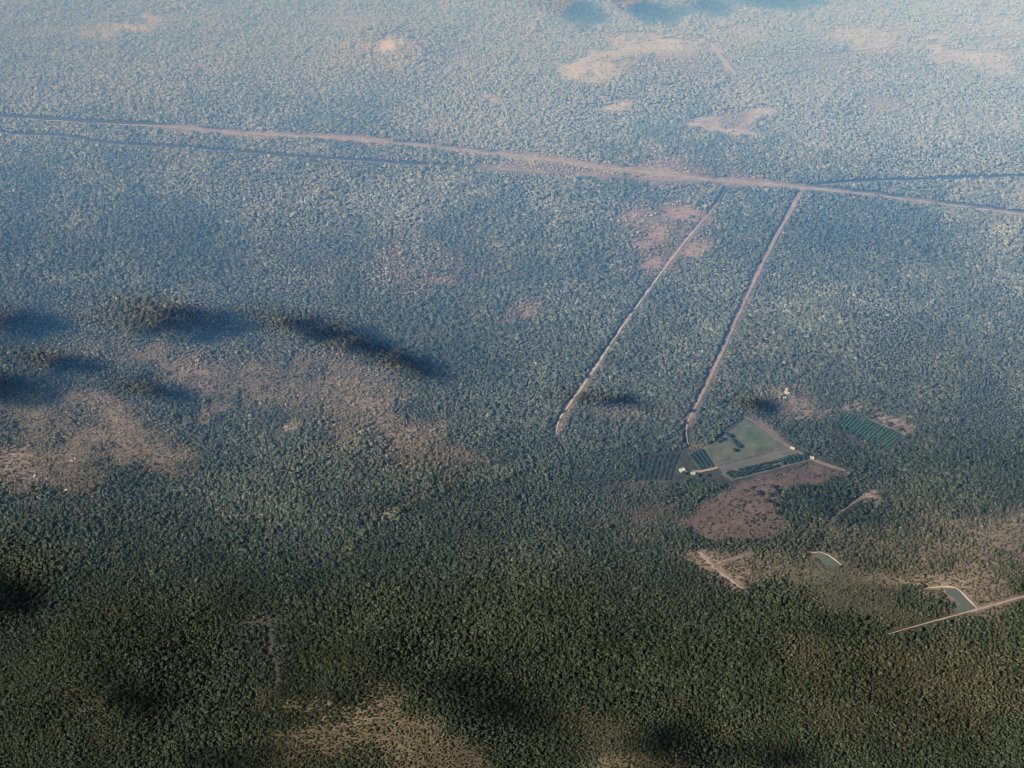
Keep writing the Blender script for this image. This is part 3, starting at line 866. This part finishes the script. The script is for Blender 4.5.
# ------------------------------------------------------------------ haze: banks of scattering air, shaped to brighten with distance
def haze_bank(prof, colour, density, tilt, label):
    me_ = bpy.data.meshes.new("haze")
    x0, x1 = -6000.0, 6000.0
    V = []; Fc = []
    for y_, h_ in prof:
        V += [(x0, y_, -120), (x1, y_, -120), (x0, y_, h_ * (1 - tilt)), (x1, y_, h_ * (1 + tilt))]
    for k in range(len(prof) - 1):
        a = 4 * k; b_ = a + 4
        Fc += [(a, b_, b_ + 1, a + 1), (a + 2, a + 3, b_ + 3, b_ + 2), (a, a + 2, b_ + 2, b_), (a + 1, b_ + 1, b_ + 3, a + 3)]
    e = 4 * (len(prof) - 1)
    Fc += [(0, 1, 3, 2), (e, e + 2, e + 3, e + 1)]
    me_.from_pydata(V, [], Fc)
    m = bpy.data.materials.new("haze"); m.use_nodes = True
    nt = m.node_tree; nt.nodes.clear()
    out = nt.nodes.new("ShaderNodeOutputMaterial")
    vs = nt.nodes.new("ShaderNodeVolumeScatter")
    vs.inputs["Color"].default_value = (*colour, 1)
    vs.inputs["Density"].default_value = density
    vs.inputs["Anisotropy"].default_value = -0.35
    nt.links.new(vs.outputs[0], out.inputs["Volume"])
    me_.materials.append(m)
    o = bpy.data.objects.new("haze", me_); col.objects.link(o)
    tag(o, label, "haze", kind="stuff")
haze_bank([(1150, -25), (1350, -8), (1600, 8), (1900, 30), (2200, 66), (2500, 116), (2750, 165), (3000, 215), (3500, 305), (4000, 380), (5000, 480), (9000, 600)], (0.145, 0.46, 1.0), 0.00142, -0.35, "blue haze thickening over the forest beyond the farm")
haze_bank([(3050, 2), (3400, 30), (3800, 110), (4600, 280), (9000, 400)], (0.50, 0.79, 1.0), 0.0013, 0.45, "whitish haze over the farthest forest at the top")  # added over the blue bank to whiten the top; tilt imitates glare at right

# ------------------------------------------------------------------ light
w = bpy.data.worlds.new("World"); scene.world = w; w.use_nodes = True
nt = w.node_tree
sky = nt.nodes.new("ShaderNodeTexSky"); sky.sky_type = 'NISHITA'; sky.sun_disc = False
sky.sun_elevation = SUN_EL
sky.sun_rotation = math.atan2(TO_SUN[0], TO_SUN[1])
sky.altitude = 1000
bg = nt.nodes["Background"]; bg.inputs["Strength"].default_value = 0.085
nt.links.new(sky.outputs[0], bg.inputs["Color"])
sl = bpy.data.lights.new("sun", 'SUN'); sl.energy = 5.0; sl.angle = R(0.53); sl.color = (1.0, 0.92, 0.80)
so = bpy.data.objects.new("sun", sl); col.objects.link(so)
so.rotation_euler = Vector(TO_SUN).to_track_quat('Z', 'Y').to_euler()

scene.view_settings.view_transform = 'Standard'
scene.view_settings.look = 'None'
scene.view_settings.exposure = 0
scene.render.engine = 'CYCLES'
scene.cycles.filter_width = 1.05
scene.cycles.max_bounces = 4
scene.cycles.diffuse_bounces = 2
scene.cycles.volume_bounces = 1
scene.cycles.use_denoising = True
scene.cycles.denoiser = 'OPENIMAGEDENOISE'
scene.cycles.denoising_input_passes = 'RGB_ALBEDO_NORMAL'
scene.cycles.denoising_prefilter = 'ACCURATE'
print("trees", N)
import sys; sys.stderr.write("TREES %d\n" % N)
